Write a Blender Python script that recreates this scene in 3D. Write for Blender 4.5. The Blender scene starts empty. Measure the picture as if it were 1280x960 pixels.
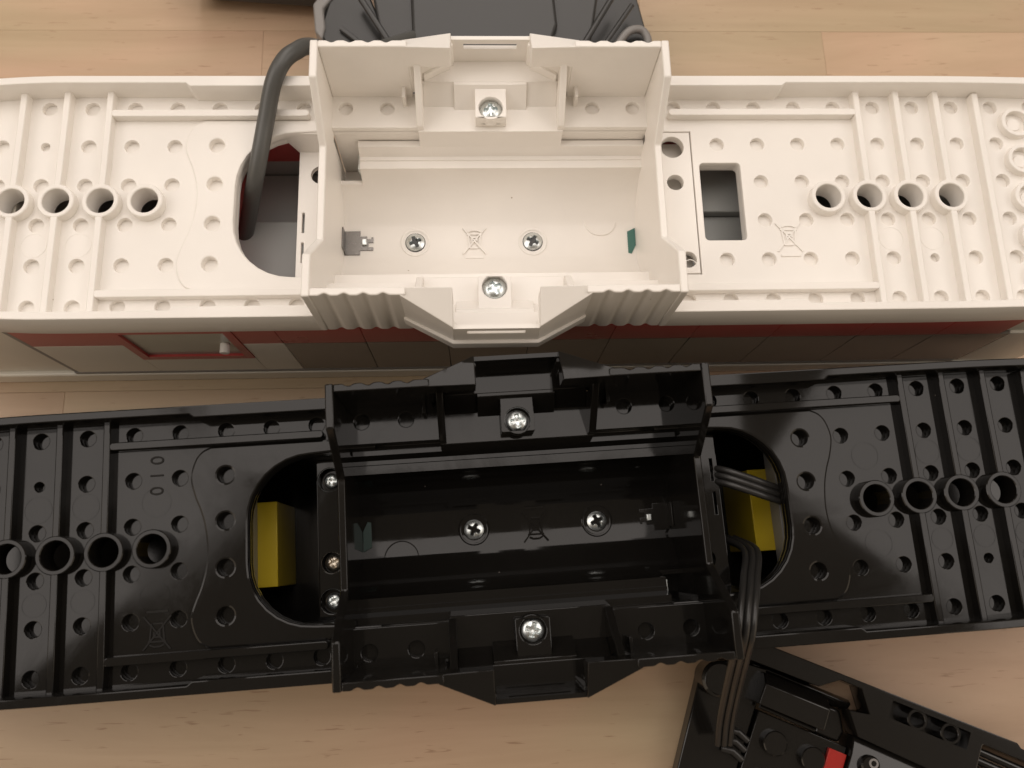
import bpy, bmesh, math, random
from mathutils import Matrix, Vector
random.seed(7)
S = 0.001                      # everything below is written in millimetres
TABLE = 39.0                   # the white deck lies 39 mm above the table top
scene = bpy.context.scene
COL = scene.collection

# ------------------------------------------------------------------ camera
cam_data = bpy.data.cameras.new('camera')
cam = bpy.data.objects.new('camera', cam_data)
COL.objects.link(cam)
right = (0.9989569, -0.0257541, 0.0377074)
down = (-0.0159529, -0.9705743, -0.2402727)
fwd = (0.0427858, 0.2394205, -0.9699728)
pos = (-3.5724, -71.1488, 144.685 + TABLE)
cam.matrix_world = Matrix((
    (right[0], -down[0], -fwd[0], pos[0] * S),
    (right[1], -down[1], -fwd[1], pos[1] * S),
    (right[2], -down[2], -fwd[2], pos[2] * S),
    (0, 0, 0, 1)))
cam_data.sensor_width = 36.0
cam_data.lens = 36.0 * 1040 / 1280
cam_data.clip_start = 0.005
cam_data.clip_end = 20
cam_data.dof.use_dof = True
cam_data.dof.focus_distance = 0.157
cam_data.dof.aperture_fstop = 26
scene.camera = cam

# ------------------------------------------------------------------ light
world = bpy.data.worlds.new('World')
scene.world = world
world.use_nodes = True
bg = world.node_tree.nodes['Background']
bg.inputs['Color'].default_value = (1.0, 0.82, 0.63, 1)
bg.inputs['Strength'].default_value = 0.22


def area_lamp(name, loc, sx, sy, watts, color):
    d = bpy.data.lights.new(name, 'AREA')
    d.shape = 'RECTANGLE'
    d.size, d.size_y = sx, sy
    d.energy = watts
    d.color = color
    o = bpy.data.objects.new(name, d)
    COL.objects.link(o)
    o.location = loc
    return o


# the lit ceiling of the room: far field and the two sides (the photographer stands in the gap between them)
H = 0.70
LAMP = (1.0, 0.915, 0.855)
RAD = 2.18


def ceiling(name, p0, ang, w, d):
    """rectangle of lit ceiling: corner p0, first edge w long at ang degrees, second edge d long, 90 degrees to its left"""
    a = math.radians(ang)
    u, n = Vector((math.cos(a), math.sin(a))), Vector((-math.sin(a), math.cos(a)))
    c = Vector(p0) + u * w / 2 + n * d / 2
    o = area_lamp(name, (c.x, c.y, H), w, d, RAD * math.pi * w * d, LAMP)
    o.rotation_euler = (0, 0, a)


ceiling('ceiling_lamp_far', (-0.25, -0.002), 0, 0.53, 1.8)
ceiling('ceiling_lamp_left', (-0.848, -0.505), 36, 0.80, 0.80)
ceiling('ceiling_lamp_right', (0.296, -0.005), -37, 0.66, 0.80)

# added fill lamps out of view, brightening the faces towards the viewer
for nm, x in (('fill_light_left', -1.1), ('fill_light_right', 1.1)):
    o = area_lamp(nm, (x, -0.65, 0.55), 1.0, 0.8, 2.1, (1.0, 0.80, 0.58))
    o.rotation_euler = (Vector((0, -0.02, 0.02)) - Vector((x, -0.65, 0.55))).to_track_quat('-Z', 'Y').to_euler()

scene.view_settings.view_transform = 'Standard'
scene.view_settings.look = 'None'
scene.view_settings.exposure = 0.0
scene.view_settings.gamma = 1.0
scene.view_settings.use_curve_mapping = False
scene.cycles.max_bounces = 10
scene.cycles.diffuse_bounces = 5
scene.cycles.use_denoising = True

# ------------------------------------------------------------------ materials


def new_mat(name):
    m = bpy.data.materials.new(name)
    m.use_nodes = True
    nt = m.node_tree
    return m, nt, nt.nodes['Principled BSDF']


def plastic(name, col, rough, var=0.05, bump=0.02, scale=900, coat=0.0, spec=0.5, speck=None, smudge=0.0):
    m, nt, b = new_mat(name)
    tc = nt.nodes.new('ShaderNodeTexCoord')
    n1 = nt.nodes.new('ShaderNodeTexNoise')
    n1.inputs['Scale'].default_value = 45
    n1.inputs['Detail'].default_value = 6
    nt.links.new(tc.outputs['Object'], n1.inputs['Vector'])
    r = nt.nodes.new('ShaderNodeValToRGB')
    r.color_ramp.elements[0].position = 0.3
    r.color_ramp.elements[1].position = 0.75
    r.color_ramp.elements[0].color = tuple(c * (1 - var) for c in col) + (1,)
    r.color_ramp.elements[1].color = tuple(min(1, c * (1 + var)) for c in col) + (1,)
    nt.links.new(n1.outputs['Fac'], r.inputs['Fac'])
    last = r.outputs['Color']
    if speck is not None:       # a few dust specks and grime dots
        v = nt.nodes.new('ShaderNodeTexVoronoi')
        v.inputs['Scale'].default_value = 130
        nt.links.new(tc.outputs['Object'], v.inputs['Vector'])
        lt = nt.nodes.new('ShaderNodeMath')
        lt.operation = 'LESS_THAN'
        lt.inputs[1].default_value = 0.022
        nt.links.new(v.outputs['Distance'], lt.inputs[0])
        mx = nt.nodes.new('ShaderNodeMixRGB')
        mx.inputs['Color2'].default_value = speck + (1,)
        nt.links.new(lt.outputs[0], mx.inputs['Fac'])
        nt.links.new(last, mx.inputs['Color1'])
        last = mx.outputs['Color']
    nt.links.new(last, b.inputs['Base Color'])
    n2 = nt.nodes.new('ShaderNodeTexNoise')
    n2.inputs['Scale'].default_value = scale
    n2.inputs['Detail'].default_value = 3
    nt.links.new(tc.outputs['Object'], n2.inputs['Vector'])
    bp = nt.nodes.new('ShaderNodeBump')
    bp.inputs['Strength'].default_value = bump
    bp.inputs['Distance'].default_value = 0.0002
    nt.links.new(n2.outputs['Fac'], bp.inputs['Height'])
    nt.links.new(bp.outputs['Normal'], b.inputs['Normal'])
    mr = nt.nodes.new('ShaderNodeMapRange')
    mr.inputs['To Min'].default_value = rough * 0.85
    mr.inputs['To Max'].default_value = rough * 1.25
    nt.links.new(n1.outputs['Fac'], mr.inputs['Value'])
    nt.links.new(mr.outputs['Result'], b.inputs['Roughness'])
    if smudge:
        n4 = nt.nodes.new('ShaderNodeTexNoise')
        n4.inputs['Scale'].default_value = 28
        n4.inputs['Detail'].default_value = 8
        n4.inputs['Roughness'].default_value = 0.7
        n4.inputs['Distortion'].default_value = 1.2
        nt.links.new(tc.outputs['Object'], n4.inputs['Vector'])
        r4 = nt.nodes.new('ShaderNodeMapRange')
        r4.inputs['From Min'].default_value = 0.48
        r4.inputs['From Max'].default_value = 0.72
        r4.inputs['To Min'].default_value = 0.0
        r4.inputs['To Max'].default_value = smudge
        nt.links.new(n4.outputs['Fac'], r4.inputs['Value'])
        ad = nt.nodes.new('ShaderNodeMath')
        ad.operation = 'ADD'
        nt.links.new(mr.outputs['Result'], ad.inputs[0])
        nt.links.new(r4.outputs['Result'], ad.inputs[1])
        nt.links.new(ad.outputs[0], b.inputs['Roughness'])
    b.inputs['Specular IOR Level'].default_value = spec
    b.inputs['Coat Weight'].default_value = coat
    return m


WHITE = plastic('white_plastic', (0.865, 0.832, 0.785), 0.32, 0.04, 0.05, speck=(0.45, 0.38, 0.29))
CREAM = plastic('cream_plastic', (0.82, 0.79, 0.70), 0.30, 0.04)
BLACK = plastic('black_plastic', (0.0075, 0.0068, 0.006), 0.055, 0.15, 0.008, scale=300, spec=0.34, speck=(0.10, 0.09, 0.08), smudge=0.14)
BLACKM = plastic('black_brick_plastic', (0.009, 0.008, 0.007), 0.14, 0.15, 0.03, scale=500)
MATTE = plastic('matte_black_marking', (0.010, 0.009, 0.008), 0.6, 0.1, spec=0.2)
RED = plastic('red_plastic', (0.46, 0.060, 0.055), 0.28, 0.06)
REDT = plastic('bright_red_plastic', (0.38, 0.016, 0.010), 0.3, 0.05)
BROWN_SHADED = plastic('shaded_brown_panel', (0.17, 0.15, 0.125), 0.16, 0.10)  # grey-brown panels, with the shadow lying over them put into the colour
DGREY = plastic('dark_grey_plastic', (0.032, 0.032, 0.031), 0.30, 0.08)
MGREY = plastic('mid_grey_plastic', (0.22, 0.21, 0.20), 0.35, 0.06)
IGREY = plastic('interior_grey_plastic', (0.36, 0.37, 0.36), 0.4, 0.05)
LGREY = plastic('light_grey_plastic', (0.50, 0.49, 0.47), 0.35, 0.05)
PANE = plastic('grey_window_pane', (0.42, 0.42, 0.36), 0.12, 0.04)
YELLOW = plastic('yellow_plastic', (0.52, 0.38, 0.016), 0.3, 0.05)
TEAL = plastic('teal_board', (0.05, 0.16, 0.13), 0.4, 0.1)
TEAL_SHADED = plastic('shaded_teal_board', (0.012, 0.035, 0.030), 0.4, 0.1)  # the same teal, darkened for the shade inside the black trough
RUBBER = plastic('grey_cable_rubber', (0.085, 0.085, 0.080), 0.36, 0.12)
BRUB = plastic('black_cable_rubber', (0.020, 0.019, 0.018), 0.33, 0.15)


def metal(name, col, rough):
    m, nt, b = new_mat(name)
    tc = nt.nodes.new('ShaderNodeTexCoord')
    n = nt.nodes.new('ShaderNodeTexNoise')
    n.inputs['Scale'].default_value = 1800
    nt.links.new(tc.outputs['Object'], n.inputs['Vector'])
    mr = nt.nodes.new('ShaderNodeMapRange')
    mr.inputs['To Min'].default_value = rough * 0.6
    mr.inputs['To Max'].default_value = rough * 1.5
    nt.links.new(n.outputs['Fac'], mr.inputs['Value'])
    nt.links.new(mr.outputs['Result'], b.inputs['Roughness'])
    b.inputs['Base Color'].default_value = col + (1,)
    b.inputs['Metallic'].default_value = 1.0
    return m


STEEL = metal('zinc_steel', (0.70, 0.74, 0.74), 0.28)
BRASS = metal('dull_brass', (0.60, 0.54, 0.45), 0.30)
DMETAL = metal('dark_contact_metal', (0.20, 0.19, 0.18), 0.30)


def wood_mat():
    m, nt, b = new_mat('beech_wood')
    N = nt.nodes.new
    L = nt.links.new
    geo = N('ShaderNodeNewGeometry')
    oi = N('ShaderNodeObjectInfo')
    off = N('ShaderNodeVectorMath')
    off.operation = 'MULTIPLY_ADD'
    L(oi.outputs['Random'], off.inputs[0])
    off.inputs[1].default_value = (3.1, 1.7, 2.3)
    L(geo.outputs['Position'], off.inputs[2])
    # broad grain
    mp = N('ShaderNodeMapping')
    mp.inputs['Scale'].default_value = (9, 90, 60)
    L(off.outputs[0], mp.inputs['Vector'])
    n1 = N('ShaderNodeTexNoise')
    n1.inputs['Scale'].default_value = 1.0
    n1.inputs['Detail'].default_value = 7
    n1.inputs['Roughness'].default_value = 0.62
    n1.inputs['Distortion'].default_value = 0.6
    L(mp.outputs[0], n1.inputs['Vector'])
    ramp = N('ShaderNodeValToRGB')
    e = ramp.color_ramp.elements
    e[0].position, e[0].color = 0.25, (0.425, 0.305, 0.198, 1)
    e[1].position, e[1].color = 0.75, (0.555, 0.415, 0.285, 1)
    L(n1.outputs['Fac'], ramp.inputs['Fac'])
    mp3 = N('ShaderNodeMapping')
    mp3.inputs['Scale'].default_value = (7, 26, 10)
    L(off.outputs[0], mp3.inputs['Vector'])
    n3 = N('ShaderNodeTexNoise')
    n3.inputs['Scale'].default_value = 1.0
    n3.inputs['Detail'].default_value = 4
    n3.inputs['Distortion'].default_value = 0.8
    L(mp3.outputs[0], n3.inputs['Vector'])
    r3 = N('ShaderNodeValToRGB')
    r3.color_ramp.elements[0].position = 0.38
    r3.color_ramp.elements[0].color = (1.07, 0.98, 0.98, 1)
    r3.color_ramp.elements[1].position = 0.64
    r3.color_ramp.elements[1].color = (0.93, 0.96, 0.90, 1)
    L(n3.outputs['Fac'], r3.inputs['Fac'])
    tone = N('ShaderNodeMixRGB')
    tone.blend_type = 'MULTIPLY'
    tone.inputs['Fac'].default_value = 1.0
    L(ramp.outputs['Color'], tone.inputs['Color1'])
    L(r3.outputs['Color'], tone.inputs['Color2'])
    # short dark flecks of beech
    mp2 = N('ShaderNodeMapping')
    mp2.inputs['Scale'].default_value = (150, 1500, 500)
    L(off.outputs[0], mp2.inputs['Vector'])
    n2 = N('ShaderNodeTexNoise')
    n2.inputs['Scale'].default_value = 1.0
    n2.inputs['Detail'].default_value = 2
    n2.inputs['Distortion'].default_value = 0.4
    L(mp2.outputs[0], n2.inputs['Vector'])
    r2 = N('ShaderNodeValToRGB')
    r2.color_ramp.elements[0].position = 0.66
    r2.color_ramp.elements[0].color = (0, 0, 0, 1)
    r2.color_ramp.elements[1].position = 0.74
    r2.color_ramp.elements[1].color = (0.6, 0.6, 0.6, 1)
    L(n2.outputs['Fac'], r2.inputs['Fac'])
    mx = N('ShaderNodeMixRGB')
    mx.inputs['Color2'].default_value = (0.27, 0.145, 0.08, 1)
    L(r2.outputs['Color'], mx.inputs['Fac'])
    L(tone.outputs['Color'], mx.inputs['Color1'])
    # each stave has its own tone
    hs = N('ShaderNodeHueSaturation')
    mr = N('ShaderNodeMapRange')
    mr.inputs['To Min'].default_value = 0.94
    mr.inputs['To Max'].default_value = 1.06
    L(oi.outputs['Random'], mr.inputs['Value'])
    L(mr.outputs['Result'], hs.inputs['Value'])
    L(mx.outputs['Color'], hs.inputs['Color'])
    L(hs.outputs['Color'], b.inputs['Base Color'])
    b.inputs['Roughness'].default_value = 0.42
    bp = N('ShaderNodeBump')
    bp.inputs['Strength'].default_value = 0.12
    bp.inputs['Distance'].default_value = 0.0003
    L(n1.outputs['Fac'], bp.inputs['Height'])
    L(bp.outputs['Normal'], b.inputs['Normal'])
    return m


WOOD = wood_mat()

# ------------------------------------------------------------------ mesh helpers


def finish(o, bevel, seg=2):
    if bevel:
        md = o.modifiers.new('bevel', 'BEVEL')
        md.width = bevel * S
        md.segments = seg
        md.limit_method = 'ANGLE'
        md.angle_limit = math.radians(38)
        md.harden_normals = False
    return o


class MB:
    def __init__(self):
        self.v, self.f = [], []

    def add(self, vs, fs):
        k = len(self.v)
        self.v += [tuple(p) for p in vs]
        self.f += [tuple(i + k for i in f) for f in fs]
        return self

    def box(self, x0, x1, y0, y1, z0, z1):
        return self.prism([(x0, y0), (x1, y0), (x1, y1), (x0, y1)], z0, z1)

    def prism(self, poly, z0, z1):
        n = len(poly)
        a = z0 if isinstance(z0, (list, tuple)) else [z0] * n
        c = z1 if isinstance(z1, (list, tuple)) else [z1] * n
        vs = [(p[0], p[1], a[i]) for i, p in enumerate(poly)] + [(p[0], p[1], c[i]) for i, p in enumerate(poly)]
        fs = [tuple(range(n))[::-1], tuple(range(n, 2 * n))]
        fs += [(i, (i + 1) % n, n + (i + 1) % n, n + i) for i in range(n)]
        return self.add(vs, fs)

    def xprism(self, prof, x0, x1, caps=(True, True)):
        n = len(prof)
        vs = [(x0, y, z) for y, z in prof] + [(x1, y, z) for y, z in prof]
        fs = [(i, (i + 1) % n, n + (i + 1) % n, n + i) for i in range(n)]
        if caps[0]:
            fs.append(tuple(range(n))[::-1])
        if caps[1]:
            fs.append(tuple(range(n, 2 * n)))
        return self.add(vs, fs)

    def yprism(self, prof, y0, y1):
        n = len(prof)
        vs = [(x, y0, z) for x, z in prof] + [(x, y1, z) for x, z in prof]
        fs = [(i, (i + 1) % n, n + (i + 1) % n, n + i) for i in range(n)]
        fs += [tuple(range(n))[::-1], tuple(range(n, 2 * n))]
        return self.add(vs, fs)

    def lathe(self, prof, cx=0, cy=0, seg=28, loop=False):
        n = len(prof)
        vs, fs = [], []
        for i in range(seg):
            a = 2 * math.pi * i / seg
            vs += [(cx + r * math.cos(a), cy + r * math.sin(a), z) for r, z in prof]
        for i in range(seg):
            j = (i + 1) % seg
            for k in range(n if loop else n - 1):
                l = (k + 1) % n
                fs.append((i * n + k, j * n + k, j * n + l, i * n + l))
        return self.add(vs, fs)

    def tube(self, path, r, seg=12, flat=1.0):
        pts = [Vector(p) for p in path]
        n = len(pts)
        vs, fs = [], []
        up = Vector((0.13, 0.2, 1)).normalized()
        for i, p in enumerate(pts):
            t = (pts[min(i + 1, n - 1)] - pts[max(i - 1, 0)]).normalized()
            s = t.cross(up)
            s = s.normalized() if s.length > 1e-5 else Vector((1, 0, 0))
            u = s.cross(t).normalized()
            for k in range(seg):
                a = 2 * math.pi * k / seg
                vs.append(p + s * (r * math.cos(a)) + u * (r * flat * math.sin(a)))
        for i in range(n - 1):
            for k in range(seg):
                l = (k + 1) % seg
                fs.append((i * seg + k, i * seg + l, (i + 1) * seg + l, (i + 1) * seg + k))
        fs.append(tuple(range(seg))[::-1])
        fs.append(tuple(range((n - 1) * seg, n * seg)))
        return self.add(vs, fs)

    def mesh(self, name, mat):
        me = bpy.data.meshes.new(name)
        me.from_pydata([(x * S, y * S, z * S) for x, y, z in self.v], [], self.f)
        bm = bmesh.new()
        bm.from_mesh(me)
        bmesh.ops.recalc_face_normals(bm, faces=bm.faces)
        bm.to_mesh(me)
        bm.free()
        me.materials.append(mat)
        me.shade_smooth()
        me.set_sharp_from_angle(angle=math.radians(33))
        return me

    def build(self, name, mat, parent=None, bevel=0.12, seg=2):
        return finish(link(name, self.mesh(name, mat), parent), bevel, seg)


def link(name, me, parent=None, loc=None):
    o = bpy.data.objects.new(name, me)
    COL.objects.link(o)
    if parent:
        o.parent = parent
    if loc:
        o.location = [c * S for c in loc]
    return o


def thing(name, label, cat, loc=(0, 0, 0), rot=None, group=None):
    o = bpy.data.objects.new(name, None)
    o.empty_display_size = 0.01
    COL.objects.link(o)
    o.location = [c * S for c in loc]
    if rot is not None:
        o.rotation_euler = rot
    o['label'], o['category'] = label, cat
    if group:
        o['group'] = group
    return o


def tag(o, label, cat, group=None):
    o['label'], o['category'] = label, cat
    if group:
        o['group'] = group
    return o


def circle(cx, cy, r, n=24):
    return [(cx + r * math.cos(2 * math.pi * i / n), cy + r * math.sin(2 * math.pi * i / n)) for i in range(n)]


def rrect(x0, x1, y0, y1, r, n=5):
    out = []
    for cx, cy, a0 in ((x1 - r, y1 - r, 0), (x0 + r, y1 - r, 90), (x0 + r, y0 + r, 180), (x1 - r, y0 + r, 270)):
        for i in range(n + 1):
            a = math.radians(a0 + 90 * i / n)
            out.append((cx + r * math.cos(a), cy + r * math.sin(a)))
    return out


def plate(name, loops, z0, z1, mat, parent=None, bev=0.10):
    """flat plate with real holes: loops[0] is the outline, the others are openings"""
    cu = bpy.data.curves.new(name, 'CURVE')
    cu.dimensions = '2D'
    cu.fill_mode = 'BOTH'
    cu.extrude = ((z1 - z0) / 2 - bev) * S
    cu.bevel_depth = bev * S
    cu.bevel_resolution = 1
    cu.offset = -bev * S
    for lp in loops:
        sp = cu.splines.new('POLY')
        sp.points.add(len(lp) - 1)
        for p, q in zip(sp.points, lp):
            p.co = (q[0] * S, q[1] * S, 0, 1)
        sp.use_cyclic_u = True
    tmp = bpy.data.objects.new(name, cu)
    COL.objects.link(tmp)
    dg = bpy.context.evaluated_depsgraph_get()
    me = bpy.data.meshes.new_from_object(tmp.evaluated_get(dg))
    bpy.data.objects.remove(tmp)
    bpy.data.curves.remove(cu)
    me.name = name
    me.materials.clear()
    me.materials.append(mat)
    me.shade_smooth()
    me.set_sharp_from_angle(angle=math.radians(33))
    me.transform(Matrix.Translation((0, 0, (z0 + z1) / 2 * S)))
    return link(name, me, parent)


def spline(pts, n=8):
    """Catmull-Rom through the points"""
    P = [Vector(p) for p in pts]
    P = [P[0] * 2 - P[1]] + P + [P[-1] * 2 - P[-2]]
    out = []
    for i in range(1, len(P) - 2):
        a, b, c, d = P[i - 1:i + 3]
        for k in range(n):
            t = k / n
            out.append(0.5 * ((2 * b) + (c - a) * t + (2 * a - 5 * b + 4 * c - d) * t * t + (3 * b - a - 3 * c + d) * t ** 3))
    out.append(P[-2])
    return out


def strokes(segs, w, z0, z1, mb=None):
    mb = mb or MB()
    for (x0, y0), (x1, y1) in segs:
        d = Vector((x1 - x0, y1 - y0))
        n = Vector((-d.y, d.x)).normalized() * w / 2
        mb.prism([(x0 - n.x, y0 - n.y), (x1 - n.x, y1 - n.y), (x1 + n.x, y1 + n.y), (x0 + n.x, y0 + n.y)], z0, z1)
    return mb


def screw_mesh(name, mat, r=1.95):
    mb = MB()
    nr, ns = 16, 56
    vs, fs = [], []
    for i in range(nr + 1):
        rr = r * i / nr
        for k in range(ns):
            a = 2 * math.pi * k / ns
            x, y = rr * math.cos(a), rr * math.sin(a)
            z = 0.55 * (1 - (rr / r) ** 2.4)
            ax, ay = abs(x), abs(y)
            arm = min(max(ax - 1.22, ay - 0.33), max(ay - 1.22, ax - 0.33))
            arm = min(arm, math.hypot(x, y) - 0.62)
            t = min(1, max(0, (0.08 - arm) / 0.2))
            z -= 0.95 * t * t * (3 - 2 * t) * (1 - 0.35 * rr / r)
            vs.append((x, y, z))
    for i in range(nr):
        for k in range(ns):
            l = (k + 1) % ns
            fs.append((i * ns + k, i * ns + l, (i + 1) * ns + l, (i + 1) * ns + k))
    b0 = len(vs)
    for k in range(ns):
        a = 2 * math.pi * k / ns
        vs.append((r * 1.0 * math.cos(a), r * 1.0 * math.sin(a), -1.2))
    for k in range(ns):
        l = (k + 1) % ns
        fs.append((nr * ns + k, nr * ns + l, b0 + l, b0 + k))
    mb.add(vs, fs)
    return mb.mesh(name, mat)


SCREW = screw_mesh('screw', STEEL)
SCREWB = screw_mesh('screw_brass', BRASS)


def screw(parent, x, y, z, rot, me=None):
    o = link('screw', me or SCREW, parent, (x, y, z))
    o.rotation_euler = (random.uniform(-.03, .03), random.uniform(-.03, .03), rot)
    return o


# ------------------------------------------------------------------ the table (beech staves glued side by side)
table = bpy.data.objects.new('table_top', None)
COL.objects.link(table)
table['kind'] = 'structure'
rows = [(-260, -213), (-213, -166), (-166, -119), (-119, -72), (-72, -26), (-26, 20.4), (20.4, 66.6), (66.6, 113), (113, 160), (160, 207)]
cuts = [[-40, 210], [-150, 90], [20, 260], [-210, 175], [-95, 205], [-10, 240], [-55.5, 86.9], [-190, 40], [-80, 150], [60]]
for (y0, y1), cc in zip(rows, cuts):
    xs = [-420] + cc + [420]
    for x0, x1 in zip(xs, xs[1:]):
        cx, cy = (x0 + x1) / 2, (y0 + y1) / 2
        g = 0.012
        o = MB().box(x0 - cx + g, x1 - cx - g, y0 - cy + g, y1 - cy - g, -20, 0).build('plank', WOOD, table, bevel=0.05, seg=1)
        o.location = (cx * S, cy * S, 0)


# ------------------------------------------------------------------ the train underframe (seen from below, lying on its roof)
S_CURVE = [(-54.6, 17.3), (-56.4, 16.2), (-57.5, 14.2), (-57.9, 11.8), (-57.2, 9.4), (-56.3, 7.2), (-55.5, 4.2), (-55.2, 0.9),
           (-55.6, -3.0), (-56.4, -6.0), (-57.4, -8.6), (-58.1, -11.8), (-57.4, -14.8), (-56.2, -16.4), (-54.6, -17.2)]


def d_loop(sx, grow=0.0, xin=-32.4):
    """the rounded opening beside the battery box (flat side towards the box)"""
    r, xl, h = 11.0, -48.1 - grow, 14.6 + grow
    out = [(xin, h)]
    for i in range(9):
        a = math.radians(90 + 90 * i / 8)
        out.append((xl + r + r * math.cos(a), h - r + r * math.sin(a)))
    for i in range(9):
        a = math.radians(180 + 90 * i / 8)
        out.append((xl + r + r * math.cos(a), -h + r + r * math.sin(a)))
    out.append((xin, -h))
    return [(-x, y) for x, y in out] if sx > 0 else out


TAPER = {-1: 0.0, 1: 0.0}


def end_y(x, base):
    a = abs(x)
    return base - (0.0 if a < 78 else TAPER[1 if x > 0 else -1] * (a - 78) ** 2)


XE = 117.0


def outline(base, n=14, x0=None):
    xs = [78 + (XE - 78) * i / n for i in range(n + 1)]
    up = [(-x, end_y(-x, base)) for x in reversed(xs)] + [(x, end_y(x, base)) for x in xs]
    return up + [(x, -y) for x, y in reversed(up)]


def symbol_bin(parent, cx, cy, z, ang, mat, s=1.0, h=0.10):
    """crossed-out bin moulded into the plastic"""
    seg = [((-1.3, 1.5), (-1.0, -1.6)), ((1.3, 1.5), (1.0, -1.6)), ((-1.0, -1.6), (0.7, -1.6)), ((-1.6, 1.5), (1.6, 1.5)),
           ((-1.3, 2.0), (-0.6, 2.35)), ((-0.6, 2.35), (0.6, 2.35)), ((0.6, 2.35), (1.3, 2.0)),
           ((-2.4, 2.9), (2.4, -2.9)), ((-2.4, -2.9), (2.4, 2.9)), ((-0.5, 0.7), (0.5, 0.7)), ((-0.5, 0.7), (-0.5, -0.4)), ((0.5, 0.7), (0.5, -0.1))]
    mb = MB()
    for i, ((a, b), (c, d)) in enumerate(seg):
        strokes([((a * s, b * s), (c * s, d * s))], 0.27, -0.1, h + 0.003 * i, mb)
    mb.box(-1.9 * s, 1.9 * s, -3.9 * s, -3.5 * s, -0.1, h)
    o = mb.build('bin_symbol', mat, parent, bevel=0)
    o.location = (cx * S, cy * S, z * S)
    o.rotation_euler = (0, 0, ang)
    return o


def underframe(root, P, dark, left_open, right_open, rings):
    # ---- hole pattern
    def free(x, y):
        if abs(x) < 31.5 and abs(y) < 17:
            return False
        if abs(x) < 16:
            return False
        for sx, kind in ((-1, left_open), (1, right_open)):
            if x * sx > 0:
                ax = abs(x)
                if kind == 'D' and ax < 50 and abs(y) < 17:
                    return False
                if kind == 'R' and ax < 42 and abs(y) < 17:
                    return False
                if kind == 'R' and ax < 50 and abs(y) < 10:
                    return False
        return True
    holes = []
    for k in range(-14, 15):
        x = 8 * (k - 0.5)
        for y in (20, 12, 4, -4, -12, -20):
            if abs(x) < 109 and abs(y) < end_y(x, 22.4) - 1.8 and free(x, y):
                small = (round(x), y) in ((-84, 12), (84, -12))
                holes.append((x, y, 0.85 if small else 1.38))
    tubes = [sx * x for sx in (-1, 1) for x in (64, 72, 80, 88)]
    through = [circle(x, 0, 2.5) for x in tubes]
    for sx, kind in ((-1, left_open), (1, right_open)):
        if kind == 'D':
            through.append(d_loop(sx))
        else:
            through.append(rrect(40.2, 48.2, -8.05, 8.05, 0.8))
            through.append([(32.4, -14.85), (39.0, -14.85), (39.0, 14.85), (32.4, 14.85)])
    box_open = [(-30.8, 15.9), (-14.0, 15.9), (-14.0, 15.0), (14.0, 15.0), (14.0, 15.9), (30.8, 15.9),
                (30.8, -15.9), (14.0, -15.9), (14.0, -15.0), (-14.0, -15.0), (-14.0, -15.9), (-30.8, -15.9)]
    deck = plate('deck', [outline(23.3), box_open] + through + [circle(x, y, r, 22) for x, y, r in holes], -1.7, 0, P, root, 0.13)
    plate('hole_floor', [outline(23.2), box_open] + through, -3.0, -1.6 if dark else -1.15, P, deck, 0.05)

    # ---- raised lip round the rounded openings
    for sx, kind in ((-1, left_open), (1, right_open)):
        if kind != 'D':
            continue
        s = [(p.x, p.y) for p in spline([(x, y, 0) for x, y in S_CURVE], 4)]
        lp = s + [(-32.6, -17.2), (-32.6, -14.9)] + d_loop(-1, 0.05)[1:-1][::-1] + [(-32.6, 14.9), (-32.6, 17.3)]
        if sx > 0:
            lp = [(-x, y) for x, y in lp]
        hs = [circle(sx * 52, y, 1.42, 22) for y in (12, 4, -4, -12)]
        plate('opening_surround', [lp] + hs, -0.5, 0.6 if dark else 0.42, P, deck, 0.4 if dark else 0.3)

    # ---- rim, one piece left and one right of the battery box
    for sx in (-1, 1):
        n = 12
        xs = [78 + (XE - 78) * i / n for i in range(n + 1)]
        out = [(31.0, 23.9), (78, 23.9)] + [(x, end_y(sx * x, 23.9)) for x in xs[1:]]
        inn = [(x, end_y(sx * x, 22.4)) for x in xs[::-1]]
        inn[0] = (XE - 1.5, inn[0][1])
        inn += [(57.0, 22.4), (56.2, 21.75), (31.0, 21.75)]
        top = out
        lp = out + [(x, -y) for x, y in out[::-1]] + [(x, -y) for x, y in inn[::-1]] + inn
        if sx < 0:
            lp = [(-x, y) for x, y in lp]
        plate('rim', [lp], -3.3, 5.0, P, root, 0.22)

    # ---- ribs
    for sx in (-1, 1):
        for x in (72, 80, 88):
            for sy in (-1, 1):
                y0, y1 = sorted((sy * 3.05, sy * 22.6))
                MB().box(sx * x - 0.62, sx * x + 0.62, y0, y1, -0.4, 1.95).build('rib', P, root, 0.2)
        for x in (96,):
            MB().box(sx * x - 0.62, sx * x + 0.62, -22.0, 22.0, -0.4, 1.95).build('rib', P, root, 0.2)
        for sy in (-1, 1):
            a, b = 34.6, 71.6
            ln = rrect(a, b, 17.35 - 0.0, 18.75, 0.65, 4)
            ln = [(sx * x, sy * y) for x, y in ln]
            plate('rib', [ln], -0.4, 1.85, P, root, 0.16)

    # ---- tubes
    for x in tubes:
        MB().lathe([(2.45, -2.9), (2.45, 1.85), (2.6, 2.0), (3.15, 2.0), (3.3, 1.85), (3.34, -0.5), (3.3, -2.9)], x, 0, 36, True).build('tube', P, root, 0)
    if rings:
        for y in (16, 8, 0, -8, -16):
            t = MB().lathe([(2.3, -0.3), (2.3, 1.35), (2.4, 1.45), (3.0, 1.45), (3.1, 1.35), (3.15, -0.3)], 104, y, 36, True).build('stud_ring', P, root, 0)
            MB().lathe([(0.0, 0.28), (1.3, 0.28), (1.45, -0.2)], 104, y, 28).build('ring_centre', P, t, 0)

    # ---- battery box: outer shell
    mb = MB()
    bx = MB()
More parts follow.
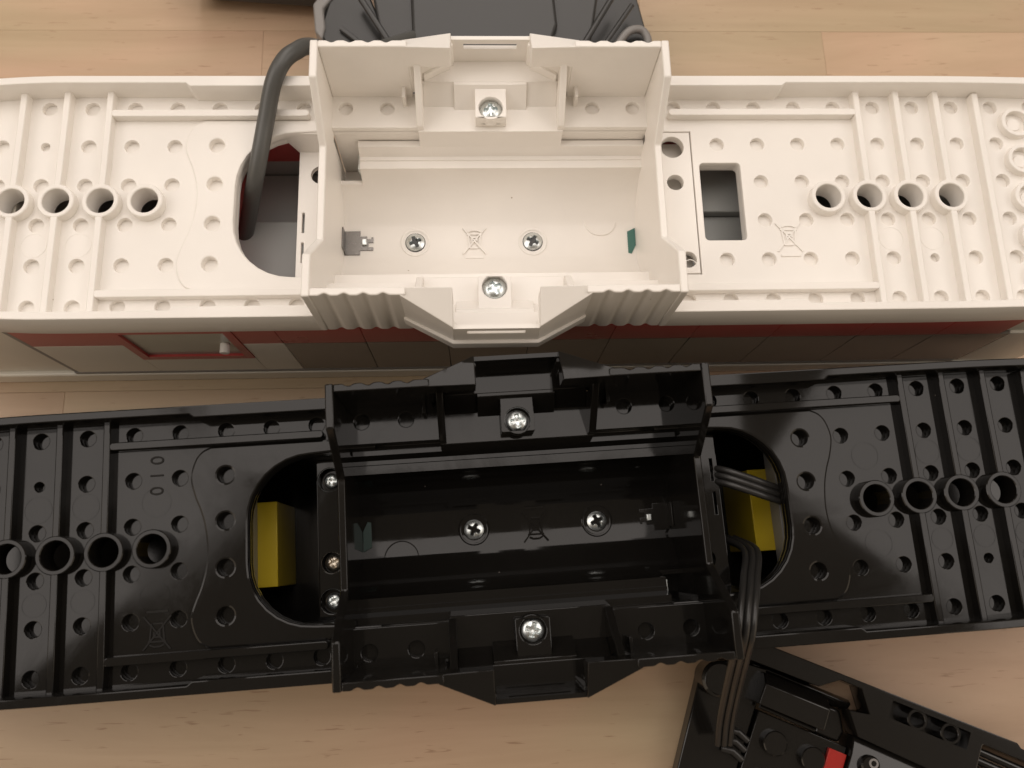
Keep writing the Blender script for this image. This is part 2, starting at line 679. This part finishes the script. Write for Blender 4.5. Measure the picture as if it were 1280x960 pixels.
    side = [(-24, -2.9), (-24, 15.5), (-16.6, 15.5), (-9.3, 4.6), (9.3, 4.6), (16.6, 15.5), (24, 15.5), (24, -2.9),
            (14.8, -2.9), (14.8, -19.5), (-14.8, -19.5), (-14.8, -2.9)]
    for sx in (-1, 1):
        x0, x1 = sorted((sx * 30.6, sx * 32))
        o = MB().xprism(side, x0, x1).build('end_wall', P, root, 0.25)
    for sy in (-1, 1):
        for sx in (-1, 1):
            pl = [(30.59, 22.55), (15.0, 22.55), (15.0, 23.9), (17.4, 23.9)]
            for gx in (18.6, 21.8, 25.0, 28.2):
                for i in range(9):
                    t = -1 + 2 * i / 8
                    pl.append((gx + t * 1.15, 23.9 - 0.42 * math.cos(t * math.pi / 2) ** 2))
            pl += [(30.59, 23.9)]
            pl = [(sx * x, sy * y) for x, y in pl]
            MB().prism(pl, -2.9, 15.5).build('grooved_wall', P, root, 0.2)
        # the bulge in the middle of each long wall
        w = MB()
        for sx in (-1, 1):
            o0, o1 = (15.9, 23.95), (7.3, 28.4)
            i0, i1 = (14.95, 22.5), (6.9, 26.9)
            pl = [(sx * x, sy * y) for x, y in (o0, o1, i1, i0)]
            w.prism(pl, 1.4, 10.0)
            pl = [(sx * x, sy * y) for x, y in ((15.92, 22.53), (15.92, 23.97), (7.28, 28.43), (7.28, 22.53))]
            w.prism(pl, [9.6, 9.6, 9.6, 9.6], [15.47, 15.47, 11.4, 15.2])
        w.build('bulge_wing', P, root, 0.15)
        f = MB()
        y0, y1 = sorted((sy * 27.6, sy * 28.35))
        f.box(-7.28, 7.28, y0, y1, 1.4, 7.9).box(-7.28, -5.0, y0, y1, 7.9, 9.3).box(5.0, 7.28, y0, y1, 7.9, 9.3).box(-7.28, 7.28, y0, y1, 9.3, 10.6)
        f.build('bulge_front', P, root, 0)
        lp = [(-16.2, 23.1), (-16.2, 24.25), (-7.6, 28.95), (7.6, 28.95), (16.2, 24.25), (16.2, 23.1)]
        lp = [(x, sy * y) for x, y in lp]
        MB().prism(lp, 1.2, 4.0).build('bulge_floor', P, root, 0.18)
        # sloping face between the floor and the bulge
        for x0, x1, ya in ((-12.9, -7.0, 20.4), (-7.0, 7.0, 19.7), (7.0, 12.9, 20.4)):
            MB().xprism([(sy * ya, -0.3), (sy * ya, 0.05), (sy * (ya + 2.9), 3.95), (sy * 23.5, 3.95), (sy * 23.5, -0.3)], x0, x1).build('back_slope', P, root, 0.1)
        for sx in (-1, 1):
            prof = [(sy * 15.3, -0.2), (sy * 15.3, 1.4), (sy * 22.7, 10.4), (sy * 22.7, -0.2)]
            x0, x1 = sorted((sx * 12.9, sx * 14.2))
            MB().xprism(prof, x0, x1).build('gusset', P, root, 0.18)
            x0, x1 = sorted((sx * 16.2, sx * 16.9))
            y0, y1 = sorted((sy * 20.4, sy * 22.7))
            MB().box(x0, x1, y0, y1, -0.2, 3.4).build('gusset', P, root, 0.1)
            # slanted brace inside the bulge
            pl = [(sx * x, sy * y) for x, y in ((12.6, 23.3), (7.6, 25.9), (7.6, 26.6), (12.6, 24.0))]
            MB().prism(pl, 3.9, 6.0).build('brace', P, root, 0.12)
        # boss with its screw
        lp = rrect(-3.0, 3.0, 16.0, 23.2, 0.3, 3)
        lp = [(x, sy * y) for x, y in lp]
        b = plate('screw_boss', [lp, circle(0, sy * 18.1, 2.3, 28)], 1.0, 3.3, P, root, 0.15)
        y0, y1 = sorted((sy * 16.05, sy * 23.1))
        MB().box(-2.95, 2.95, y0, y1, -0.2, 1.6).build('boss_foot', P, b, 0.1)
        screw(root, 0, sy * 18.1, 2.35, random.uniform(0, 1.5))

    # ---- battery trough
    arc = []
    r0, zc = 11.31, -7.18
    a0 = math.asin((-7.6 - zc) / r0)
    a1 = -math.acos(3.3 / r0)
    for i in range(15):
        a = a0 + (a1 - a0) * i / 14
        arc.append((r0 * math.cos(a), zc + r0 * math.sin(a)))
    half = [(15.7, -4.6), (14.43, -4.6), (13.75, -7.3), (13.0, -7.3), (12.9, -7.6)] + arc
    prof = half + [(-y, z) for y, z in half[::-1]] + [(-15.7, -19.6), (15.7, -19.6)]
    cut = [p for p in arc if p[1] < -12.0]
    nhalf = [(15.7, -17.0), (cut[0][0] + 0.95, -17.0), (cut[0][0] + 0.95, -12.0), (cut[0][0] + 0.1, -12.0)] + cut
    nprof = nhalf + [(-y, z) for y, z in half[::-1]] + [(-15.7, -19.6), (15.7, -19.6)]
    tr = MB().xprism(prof, -26.2, 30.61)
    tr.xprism(nprof, -30.61, -26.2, (True, False))
    tr = tr.build('battery_trough', P, root, 0)
    for sy in (-1, 1):
        MB().xprism([(sy * 14.40, -4.75), (sy * 14.97, -0.04), (sy * 15.6, -1.8), (sy * 15.6, -4.75)], -13.95, 13.95).build('trough_wall', P, root, 0.06)
        y0, y1 = sorted((sy * 15.93, sy * 16.7))
        MB().box(-30.6, 30.6, y0, y1, -17.5, -1.75).build('trough_backing', P, root, 0)
    for x, rr in ((-15.85, 0.4), (8.75, 1.1)):
        MB().lathe([(2.6, -18.2), (2.6, -17.86), (2.75, -17.8), (2.95, -17.8), (3.1, -17.9), (3.1, -18.2)], x, -0.2, 32, True).build('screw_collar', P, tr, 0)
        MB().lathe([(0.0, -17.97), (2.1, -17.97), (2.2, -18.1)], x, -0.2, 28).build('screw_seat', DGREY if not dark else P, tr, 0)
        screw(root, x, -0.2, -17.75, rr)
    MB().lathe([(3.2, -18.1), (3.25, -17.7), (3.4, -17.7), (3.45, -18.1)], 23.2, 4.4, 32, True).build('mould_mark', P, tr, 0)
    symbol_bin(tr, -3.5, 0.0, -18.0, 0, P, 1.0, 0.42)
    # contacts
    cp = [(-30.5, 2.4), (-27.3, 2.4), (-27.3, 1.2), (-25.9, 1.2), (-25.9, 0.6), (-25.0, 0.6), (-25.0, 1.0), (-24.6, 1.0), (-24.6, -0.2), (-25.6, -0.2),
          (-25.6, -1.2), (-24.6, -1.2), (-24.6, -1.9), (-27.3, -1.9), (-27.3, -2.9), (-30.5, -2.9)]
    c = plate('contact_plate', [cp], -18.05, -17.72, BLACKM if dark else DMETAL, root, 0.04)
    MB().box(-26.9, -25.9, -0.9, 0.5, -17.75, -17.2).build('contact_tab', STEEL, c, 0.15)
    MB().box(-30.57, -30.3, -2.6, 1.9, -18, -14.4).build('contact_back', BLACKM if dark else DMETAL, c, 0.05)
    lp = [(28.9, 1.9), (30.55, 2.7), (30.55, -1.2), (29.6, -3.1), (28.9, -2.9)]
    plate('contact_slot', [lp], -18.05, -17.8, TEAL_SHADED if dark else TEAL, root, 0.04)
    MB().box(-26.75, -26.35, 11.8, 15.2, -16.5, -8.8).build('contact_strip', STEEL, root, 0.1)

    # ---- the strips between the box and the openings
    for sx, kind in ((-1, left_open), (1, right_open)):
        if kind == 'D' and sx > 0:
            lp = [(32.05, 13.9), (37.3, 13.9), (37.3, -14.4), (32.05, -14.4)]
            hs = [(34.9, -10.6, 2.2), (34.9, 4.4, 1.9), (35.0, 11.2, 2.2)]
            p = plate('side_plate', [lp] + [circle(*h) for h in hs], -7.6, -6.0, P, root, 0.12)
            MB().box(32.1, 37.2, -14.3, 13.8, -9.2, -8.6).build('side_plate_floor', P, p, 0)
            for (x, y, r), me in zip(hs, (SCREW, SCREWB, SCREW)):
                screw(root, x, y, -8.0, random.uniform(0, 1.5), me).scale = (0.74, 0.74, 0.74)
        elif sx < 0:
            lp = [(-32.05, 13.6), (-37.6, 13.6), (-37.6, -14.5), (-32.05, -14.5)]
            slits = [[(-36.7, 0.6), (-36.2, 0.6), (-36.2, -3.6), (-36.7, -3.6)], [(-36.7, -5.6), (-36.2, -5.6), (-36.2, -9.8), (-36.7, -9.8)]]
            p = plate('side_plate', [lp, circle(-33.4, 8.6, 2.0)] + slits, -6.2, -5.0, P, root, 0.12)
            MB().prism([(-32.05, 13.6), (-37.6, 13.6), (-40.5, 14.7), (-32.05, 14.7)], [-5.6, -5.6, -0.9, -0.9], [-4.9, -4.9, -0.15, -0.15]).build('side_ramp', P, root, 0.05)
        else:
            lp = [(32.05, 14.62), (38.75, 14.62), (38.75, -14.62), (32.05, -14.62)]
            hs = [(35.2, 11.5, 2.25), (35.3, 4.0, 1.6), (36.6, -11.9, 1.6)]
            p = plate('side_plate', [lp] + [circle(*h) for h in hs], -1.9, -0.03, P, root, 0.1)
            MB().box(32.1, 38.6, -14.5, 14.5, -5.2, -4.2).build('side_plate_floor', P, p, 0)
            MB().lathe([(1.1, -0.1), (1.1, 0.03), (1.22, 0.03), (1.22, -0.1)], 36.9, -13.1, 24, True).build('mould_mark', P, root, 0)

    # ---- round ejector marks left by the mould
    for sx in (-1, 1):
        for x, y, r in ((76, 8, 2.0), (84, 8, 2.0), (92, 8, 2.0), (76, -8, 2.3), (84, -8, 2.3), (64, -8, 2.5), (64, 8, 2.5)):
            if not dark and (abs(x) == 64 or y > 0):
                continue
            MB().lathe([(r - 0.07, -0.05), (r - 0.05, 0.05), (r + 0.05, 0.05), (r + 0.07, -0.05)], sx * x, y, 36, True).build('mould_mark', P, deck, 0)
    return deck


# ------------------------------------------------------------------ white carriage
white = thing('toy_train_carriage', 'white toy train carriage with red stripe lying upside down on its roof, battery box open', 'toy train',
              (0, 0, TABLE), group='upturned toy train carriages')
TAPER.update({-1: 0.0032, 1: 0.0005})
W_DECK = underframe(white, WHITE, False, 'D', 'R', True)
symbol_bin(W_DECK, 56.2, -7.6, 0.0, 0, WHITE, 1.0, 0.24)

# bodywork of the white carriage (front face is the one towards the viewer)
YF = -23.4


def wall_piece(name, mat, parent, x0, x1, z0, z1, y0=YF, y1=YF + 7.6, bevel=0.12):
    return MB().box(x0 + 0.03, x1 - 0.03, y0, y1, z0 + 0.03, z1 - 0.03).build(name, mat, parent, bevel)


reds = [-89, -71.6]
for x0, x1 in [(-89, -71.6), (-49, -41), (-41, -25), (-25, -9), (-9, 7), (7, 23), (23, 39), (39, 55), (55, 73), (73, 89), (89, 102.6)]:
    wall_piece('brick', RED, white, x0, x1, -12.8, -3.35, y1=YF + (0.55 if abs(x0 + x1) < 82 else 7.6))
for x0, x1, z0, z1 in [(-89, -71.6, -32, -12.8), (-71.6, -49, -32, -22.4), (-49, -41, -32, -12.8)]:
    wall_piece('panel', CREAM, white, x0, x1, z0, z1)
for x0, x1 in [(-41, -25), (-25, -9), (-9, 7), (7, 23), (23, 39), (39, 55), (55, 73), (73, 89), (89, 104.8)]:
    wall_piece('panel', BROWN_SHADED, white, x0, x1, -32, -12.8, y1=YF + (0.55 if abs(x0 + x1) < 82 else 7.6))
# window: red frame, grey pane, white knob
wf = MB()
for x0, x1, z0, z1 in ((-71.6, -69.9, -22.4, -3.35), (-50.7, -49.0, -22.4, -3.35), (-69.9, -50.7, -22.4, -20.4), (-69.9, -50.7, -5.4, -3.35)):
    wf.box(x0 + 0.02, x1 - 0.02, YF - 0.15, YF + 7.4, z0, z1 - 0.02)
wf = wf.build('window_frame', RED, white, 0.0)
MB().box(-69.88, -50.72, YF + 0.35, YF + 1.4, -20.4, -5.4).build('window_pane', PANE, wf, 0.05)
MB().tube([(-52.6, YF + 0.4, -13.6), (-52.6, YF - 0.5, -13.6), (-52.6, YF - 0.6, -13.6), (-52.6, YF - 1.6, -13.6)], 0.95, 20).build('window_knob', WHITE, wf, 0.15)
# ends and roof
MB().box(-118, -90.05, -22.7, 22.7, -33.2, -3.4).build('nose_end', CREAM, white, 0.3)
nb = MB().box(102.7, 119, -22.7, 22.7, -12.8, -3.4).box(104.9, 119, -23.3, 23.3, -33.2, -12.85)
nb.build('rear_end', CREAM, white, 0.2)
MB().box(-90.0, 104, -23.5, 22.7, -33.3, -32.02).box(-90.0, -89.02, -23.3, -18, -32.0, -3.4).build('edge_shadow_strip', MGREY, white, 0.1)  # solid grey strips standing in for the shadow line along the wall edges
MB().box(-119, 119, -23.7, 23.7, -38.95, -33.35).build('roof', CREAM, white, 0.5, 3)
# far wall and what shows through the openings
for x0, x1 in [(-89, -73), (-73, -57), (-57, -33), (33, 57), (57, 73), (73, 89), (89, 102.6)]:
    wall_piece('brick', RED, white, x0, x1, -12.8, -3.35, 15.8, 23.4)
    wall_piece('panel', IGREY, white, x0, x1, -32, -12.8, 15.8, 23.4)
MB().box(-62, -51.5, -15.6, 15.6, -23, -3.4).build('brick', RED, white, 0.15)
MB().box(-51.4, -33.0, -15.6, 3.0, -30, -14).build('interior_block', IGREY, white, 0.3)
MB().box(-51.4, -33.0, 3.05, 15.6, -30, -18).build('interior_block', IGREY, white, 0.3)
MB().box(-89, 100, -15.7, 15.7, -32.0, -30.2).build('interior_floor', IGREY, white, 0.1)
MB().box(39.2, 56, -15, 2.0, -30, -11).build('interior_block', IGREY, white, 0.3)
MB().box(39.2, 56, 2.05, 15, -30, -9).build('interior_block', IGREY, white, 0.3)

# ------------------------------------------------------------------ black carriage
Rb = Matrix(((0.9988248, -0.0464393, 0.0138717), (0.0468596, 0.9983986, -0.0316920), (-0.0123778, 0.0323048, 0.9994014)))
tb = Vector((4.4932, -59.8184, -4.8598 + TABLE))
Mb = Rb.to_4x4() @ Matrix.Rotation(math.pi, 4, 'Z')
black = thing('toy_train_carriage', 'black toy train carriage lying upside down in front of the white one, yellow inside', 'toy train',
              (0, 0, 0), group='upturned toy train carriages')
black.matrix_world = Matrix.Translation(tb * S) @ Mb
TAPER.update({-1: 0.0009, 1: 0.0009})
B_DECK = underframe(black, BLACK, True, 'D', 'D', False)
symbol_bin(B_DECK, 63.5, 14.0, 0.0, 0, MATTE, 0.95, 0.14)


def text_mark(body, x, y, z, size, ang, mat, parent):
    cu = bpy.data.curves.new('mould_number', 'FONT')
    cu.body = body
    cu.size = size * S
    cu.extrude = 0.13 * S
    cu.align_x = 'CENTER'
    cu.align_y = 'CENTER'
    tmp = bpy.data.objects.new('mould_number', cu)
    COL.objects.link(tmp)
    dg = bpy.context.evaluated_depsgraph_get()
    me = bpy.data.meshes.new_from_object(tmp.evaluated_get(dg))
    bpy.data.objects.remove(tmp)
    bpy.data.curves.remove(cu)
    me.materials.clear()
    me.materials.append(mat)
    o = link('mould_number', me, parent, (x, y, z))
    o.rotation_euler = (0, 0, ang)
    return o


for ch, yy in (('0', -15.4), ('1', -12.7), ('0', -10.0)):
    text_mark(ch, 64.1, yy, 0.02, 3.3, math.radians(90), MATTE, B_DECK)

for sy in (-1, 1):
    for x0, x1 in ((-118, -74), (-74, -26), (-26, 26), (26, 74), (74, 118)):
        y0, y1 = sorted((sy * 15.7, sy * 23.2))
        MB().box(x0 + 0.05, x1 - 0.05, y0, y1, -31.0, -3.35).build('body_wall', BLACKM, black, 0.2)
MB().box(-118, 118, -23.4, 23.4, -31.9, -31.0).build('roof', BLACKM, black, 0.3)
for sx in (-1, 1):
    x0, x1 = sorted((sx * 46.3, sx * 60.0))
    MB().box(x0, x1, -8, 8, -31, -14).build('brick', YELLOW, black, 0.15)
    x0, x1 = sorted((sx * 50.0, sx * 52.0))
    MB().box(x0, x1, -14.5, 14.5, -13.9, -9).build('inner_beam', MGREY, black, 0.1)

# ------------------------------------------------------------------ cables
path = spline([(-56, -7, -30), (-53.1, -2.9, -22.0), (-48.3, 2.4, -10.0), (-44.7, 7.2, -1.0), (-42.3, 15.8, 3.0), (-40.5, 21.7, 6.0), (-38.6, 25.5, 7.0), (-36.6, 28.4, 6.0), (-34.3, 31.6, 3.0), (-28, 36, -6), (-16, 50, -19)], 8)
tag(MB().tube([p + Vector((0, 0, TABLE)) for p in path], 1.6, 18).build('cable', RUBBER, None, 0),
    'thick grey cable rising from the rounded opening of the white carriage', 'cable')

path = [(45.2, -62.5, -19), (47.1, -65.2, -12.0), (44.1, -70.2, -4.0), (41.5, -75.0, 1.4), (40.5, -79.5, 1.6), (41.0, -83.6, -4.0), (42.2, -89.6, -14.0), (43.0, -96.4, -23.0), (43.5, -101.5, -28.0)]
cb = thing('cable', 'black three strand cable hanging over the near edge of the black carriage', 'cable', (42, -85, TABLE))
for i, dx in enumerate((-1.2, 0.0, 1.2)):
    pp = spline([(x - 42 + dx, y + 85, z + (0.25 if i == 1 else 0)) for x, y, z in path], 8)
    MB().tube(pp, 0.62, 12).build('strand', BRUB, cb, 0)
path = [(38.6, -50.5, -14), (42, -51.4, -10), (46, -53.0, -8.5), (52, -55.0, -9.5), (60, -57, -14)]
cb = thing('cable', 'short black cable crossing the yellow filled opening of the black carriage', 'cable', (46, -53, TABLE))
for i, dy in enumerate((-1.25, 0.0, 1.25)):
    pp = spline([(x - 46, y + 53 + dy, z) for x, y, z in path], 8)
    MB().tube(pp, 0.65, 12).build('strand', BRUB, cb, 0)

# ------------------------------------------------------------------ black bogie frame at the near right
bo = thing('toy_bogie', 'black toy bogie frame with studs and a red tile beside the black carriage', 'toy bogie',
           (55.1, -102.5, 0), (0, 0, math.radians(-23.5)))
lp = [(-7.5, 11.6), (10.5, 11.6), (14.0, 12.2), (14.0, 17.0), (-12, 17.0), (-12, 11.6)]
# long side beam with the triangular gap
bp = plate('side_beam', [[(-14, 17.3), (45.2, 18.3), (46.2, 17.6), (72, 18.0), (72, 5.5), (14.6, 7.4), (11.6, 11.6), (13.9, 12.0), (15.6, 12.4), (12.8, 16.4), (8.4, 16.5), (4.5, 13.6), (-14, 13.2)],
                         rrect(19.2, 36.0, 13.0, 16.9, 0.4, 3), rrect(38.6, 60, 9.2, 15.4, 0.4, 3)], 2.0, 8.2, BLACKM, bo, 0.2)
MB().box(17.5, 37.2, 12.0, 17.2, 1.5, 4.8).build('recess_floor', BLACKM, bp, 0.1)
for x in (25.2, 32.2):
    MB().lathe([(1.45, 4.0), (1.45, 7.8), (1.55, 7.9), (2.0, 7.9), (2.1, 7.8), (2.1, 4.0)], x, 15.0, 28, True).build('ring', BLACKM, bo, 0)
for y in (10.4, 12.2, 14.0):
    MB().tube([(37, y, 6.2), (50, y - 0.3, 7.0), (64, y - 0.6, 6.4)], 0.8, 12).build('rod', BLACKM, bo, 0)
# slope brick with its bright chamfer
MB().xprism([(5.9, 0.3), (5.9, 9.2), (10.2, 9.2), (12.1, 6.6), (12.1, 0.3)], -6.2, 7.6).build('slope_brick', BLACKM, bo, 0.25)
MB().tube([(-5.2, 5.6, 7.0), (6.6, 5.4, 7.0)], 0.45, 10).build('handle_bar', BLACKM, bo, 0)
MB().xprism([(11.2, 1.0), (11.2, 2.8), (12.9, 4.2), (13.6, 2.8), (13.6, 1.0)], -8.0, 13.4).build('axle_bar', BLACKM, bo, 0.25)
MB().prism([(7.7, 4.8), (12.8, 4.8), (13.4, 7.2), (11.4, 11.0), (7.7, 11.0)], 0.3, 4.6).build('axle_cover', BLACKM, bo, 0.6, 3)
pl = MB().box(-4.6, 14.4, -20, 4.7, 0.3, 5.3).build('stud_plate', BLACKM, bo, 0.2)
for x, y in ((0, 0), (8, 0), (0, -8), (8, -8)):
    MB().lathe([(0.0, 7.0), (2.2, 7.0), (2.4, 6.8), (2.4, 5.2)], x, y, 30).build('stud', BLACKM, bo, 0)
MB().box(10.6, 14.3, -4.6, 3.3, 5.35, 6.4).build('tile', REDT, bo, 0.12)
MB().xprism([(-20, 0.3), (-20, 7.4), (4.0, 7.4), (7.3, 6.2), (7.3, 0.3)], 14.6, 56).build('slope_brick', BLACKM, bo, 0.3)
MB().lathe([(0.0, 8.6), (1.6, 8.6), (1.9, 8.3), (1.9, 7.3)], 18.4, 3.2, 28).build('stud', BLACKM, bo, 0)
MB().lathe([(0.55, 8.5), (0.55, 8.8), (0.95, 8.8), (0.95, 8.5)], 18.7, 3.8, 22, True).build('stud_mark', MGREY, bo, 0)
# cab side at the left of the bogie
MB().prism([(-17.9, 8.0), (-12.6, 12.2), (-5.0, 13.0), (-4.8, -20), (-15.0, -26)], 0.3, 4.4).build('footplate', BLACKM, bo, 0.3)
MB().lathe([(0.0, 8.6), (3.0, 8.6), (3.6, 8.0), (3.6, 2.0), (0, 2.0)], -14.8, 7.4, 32).build('wheel_hub', BLACKM, bo, 0.1)
for i, y in enumerate((-1.0, -2.9, -4.8)):
    MB().tube([(-9.5, y - 0.1, 5.6), (-7.4, y + 0.25, 6.0), (-5.0, y - 0.6, 5.4)], 0.72, 12).build('wire_end', BRUB, bo, 0)

# ------------------------------------------------------------------ things behind the white carriage
bb = thing('toy_bogie', 'dark grey toy bogie with pale corner tips behind the battery box of the white carriage', 'toy bogie', (0, 58, 0))
MB().prism([(-21, -24), (21, -24), (26, 4), (22, 40), (-24, 40), (-27, 10)], 8.0, 20.5).build('bogie_body', DGREY, bb, 0.6, 3)
MB().prism([(-38, -5), (-31, -18), (-18, -18), (-28, 8), (-34, 12)], 5, 17.5).build('bogie_corner', DGREY, bb, 0.4)
MB().prism([(-39.6, 2), (-38.9, -5.0), (-37.2, -7.2), (-36.6, -4), (-37.2, 1), (-33, 7), (-34.5, 10)], 10, 18.2).build('corner_tip', MGREY, bb, 0.4)
MB().lathe([(0.6, 17.4), (0.6, 17.9), (1.5, 17.9), (1.7, 17.6), (1.7, 17.4)], -29.2, -8.2, 24, True).build('pivot_ring', DGREY, bb, 0)
MB().tube([(-22, -14, 18.3), (-33, -4.4, 18.0)], 0.6, 10).build('edge_bead', DGREY, bb, 0)
MB().tube([(-19.4, -14, 20.6), (-28.5, 2, 20.2)], 0.7, 10).build('edge_bead', DGREY, bb, 0)
MB().tube([(15, -22, 20.6), (30, 4, 20.3)], 0.7, 10).build('edge_bead', DGREY, bb, 0)
MB().tube([(18.5, -22, 19.6), (34, 2, 18.2)], 0.6, 10).build('edge_bead', DGREY, bb, 0)
MB().prism([(-16, -23), (10, -23), (16, -6), (14, 26), (-18, 26)], 20.4, 22.0).build('top_cover', DGREY, bb, 0.7, 3)
MB().prism([(20, -20), (36, -16), (38.5, -6), (36, 8), (26, 20), (21, 10)], 5, 14.5).build('bogie_corner', DGREY, bb, 0.4)
MB().tube(spline([(26.5, -14, 15.5), (29.5, -8.5, 16.6), (33, -4.2, 17), (36.3, -3.6, 16.6), (37.6, -6.4, 16), (35.6, -9.8, 15)], 6), 0.95, 12).build('bogie_loop', MGREY, bb, 0)
MB().prism([(34.5, -14.5), (39.2, -13.5), (38.6, -7.5), (35.2, -9.5)], 10, 15.8).build('corner_tip', LGREY, bb, 0.4)
tag(MB().prism([(-72, 72.5), (-38, 70), (-38, 116), (-74, 116)], 4.0, 21).prism([(-70, 76), (-42, 74), (-42, 114), (-72, 114)], 0.0, 4.0).build('toy_brick', DGREY, None, 0.4),
    'dark grey toy block at the top edge left of the far bogie', 'toy block')
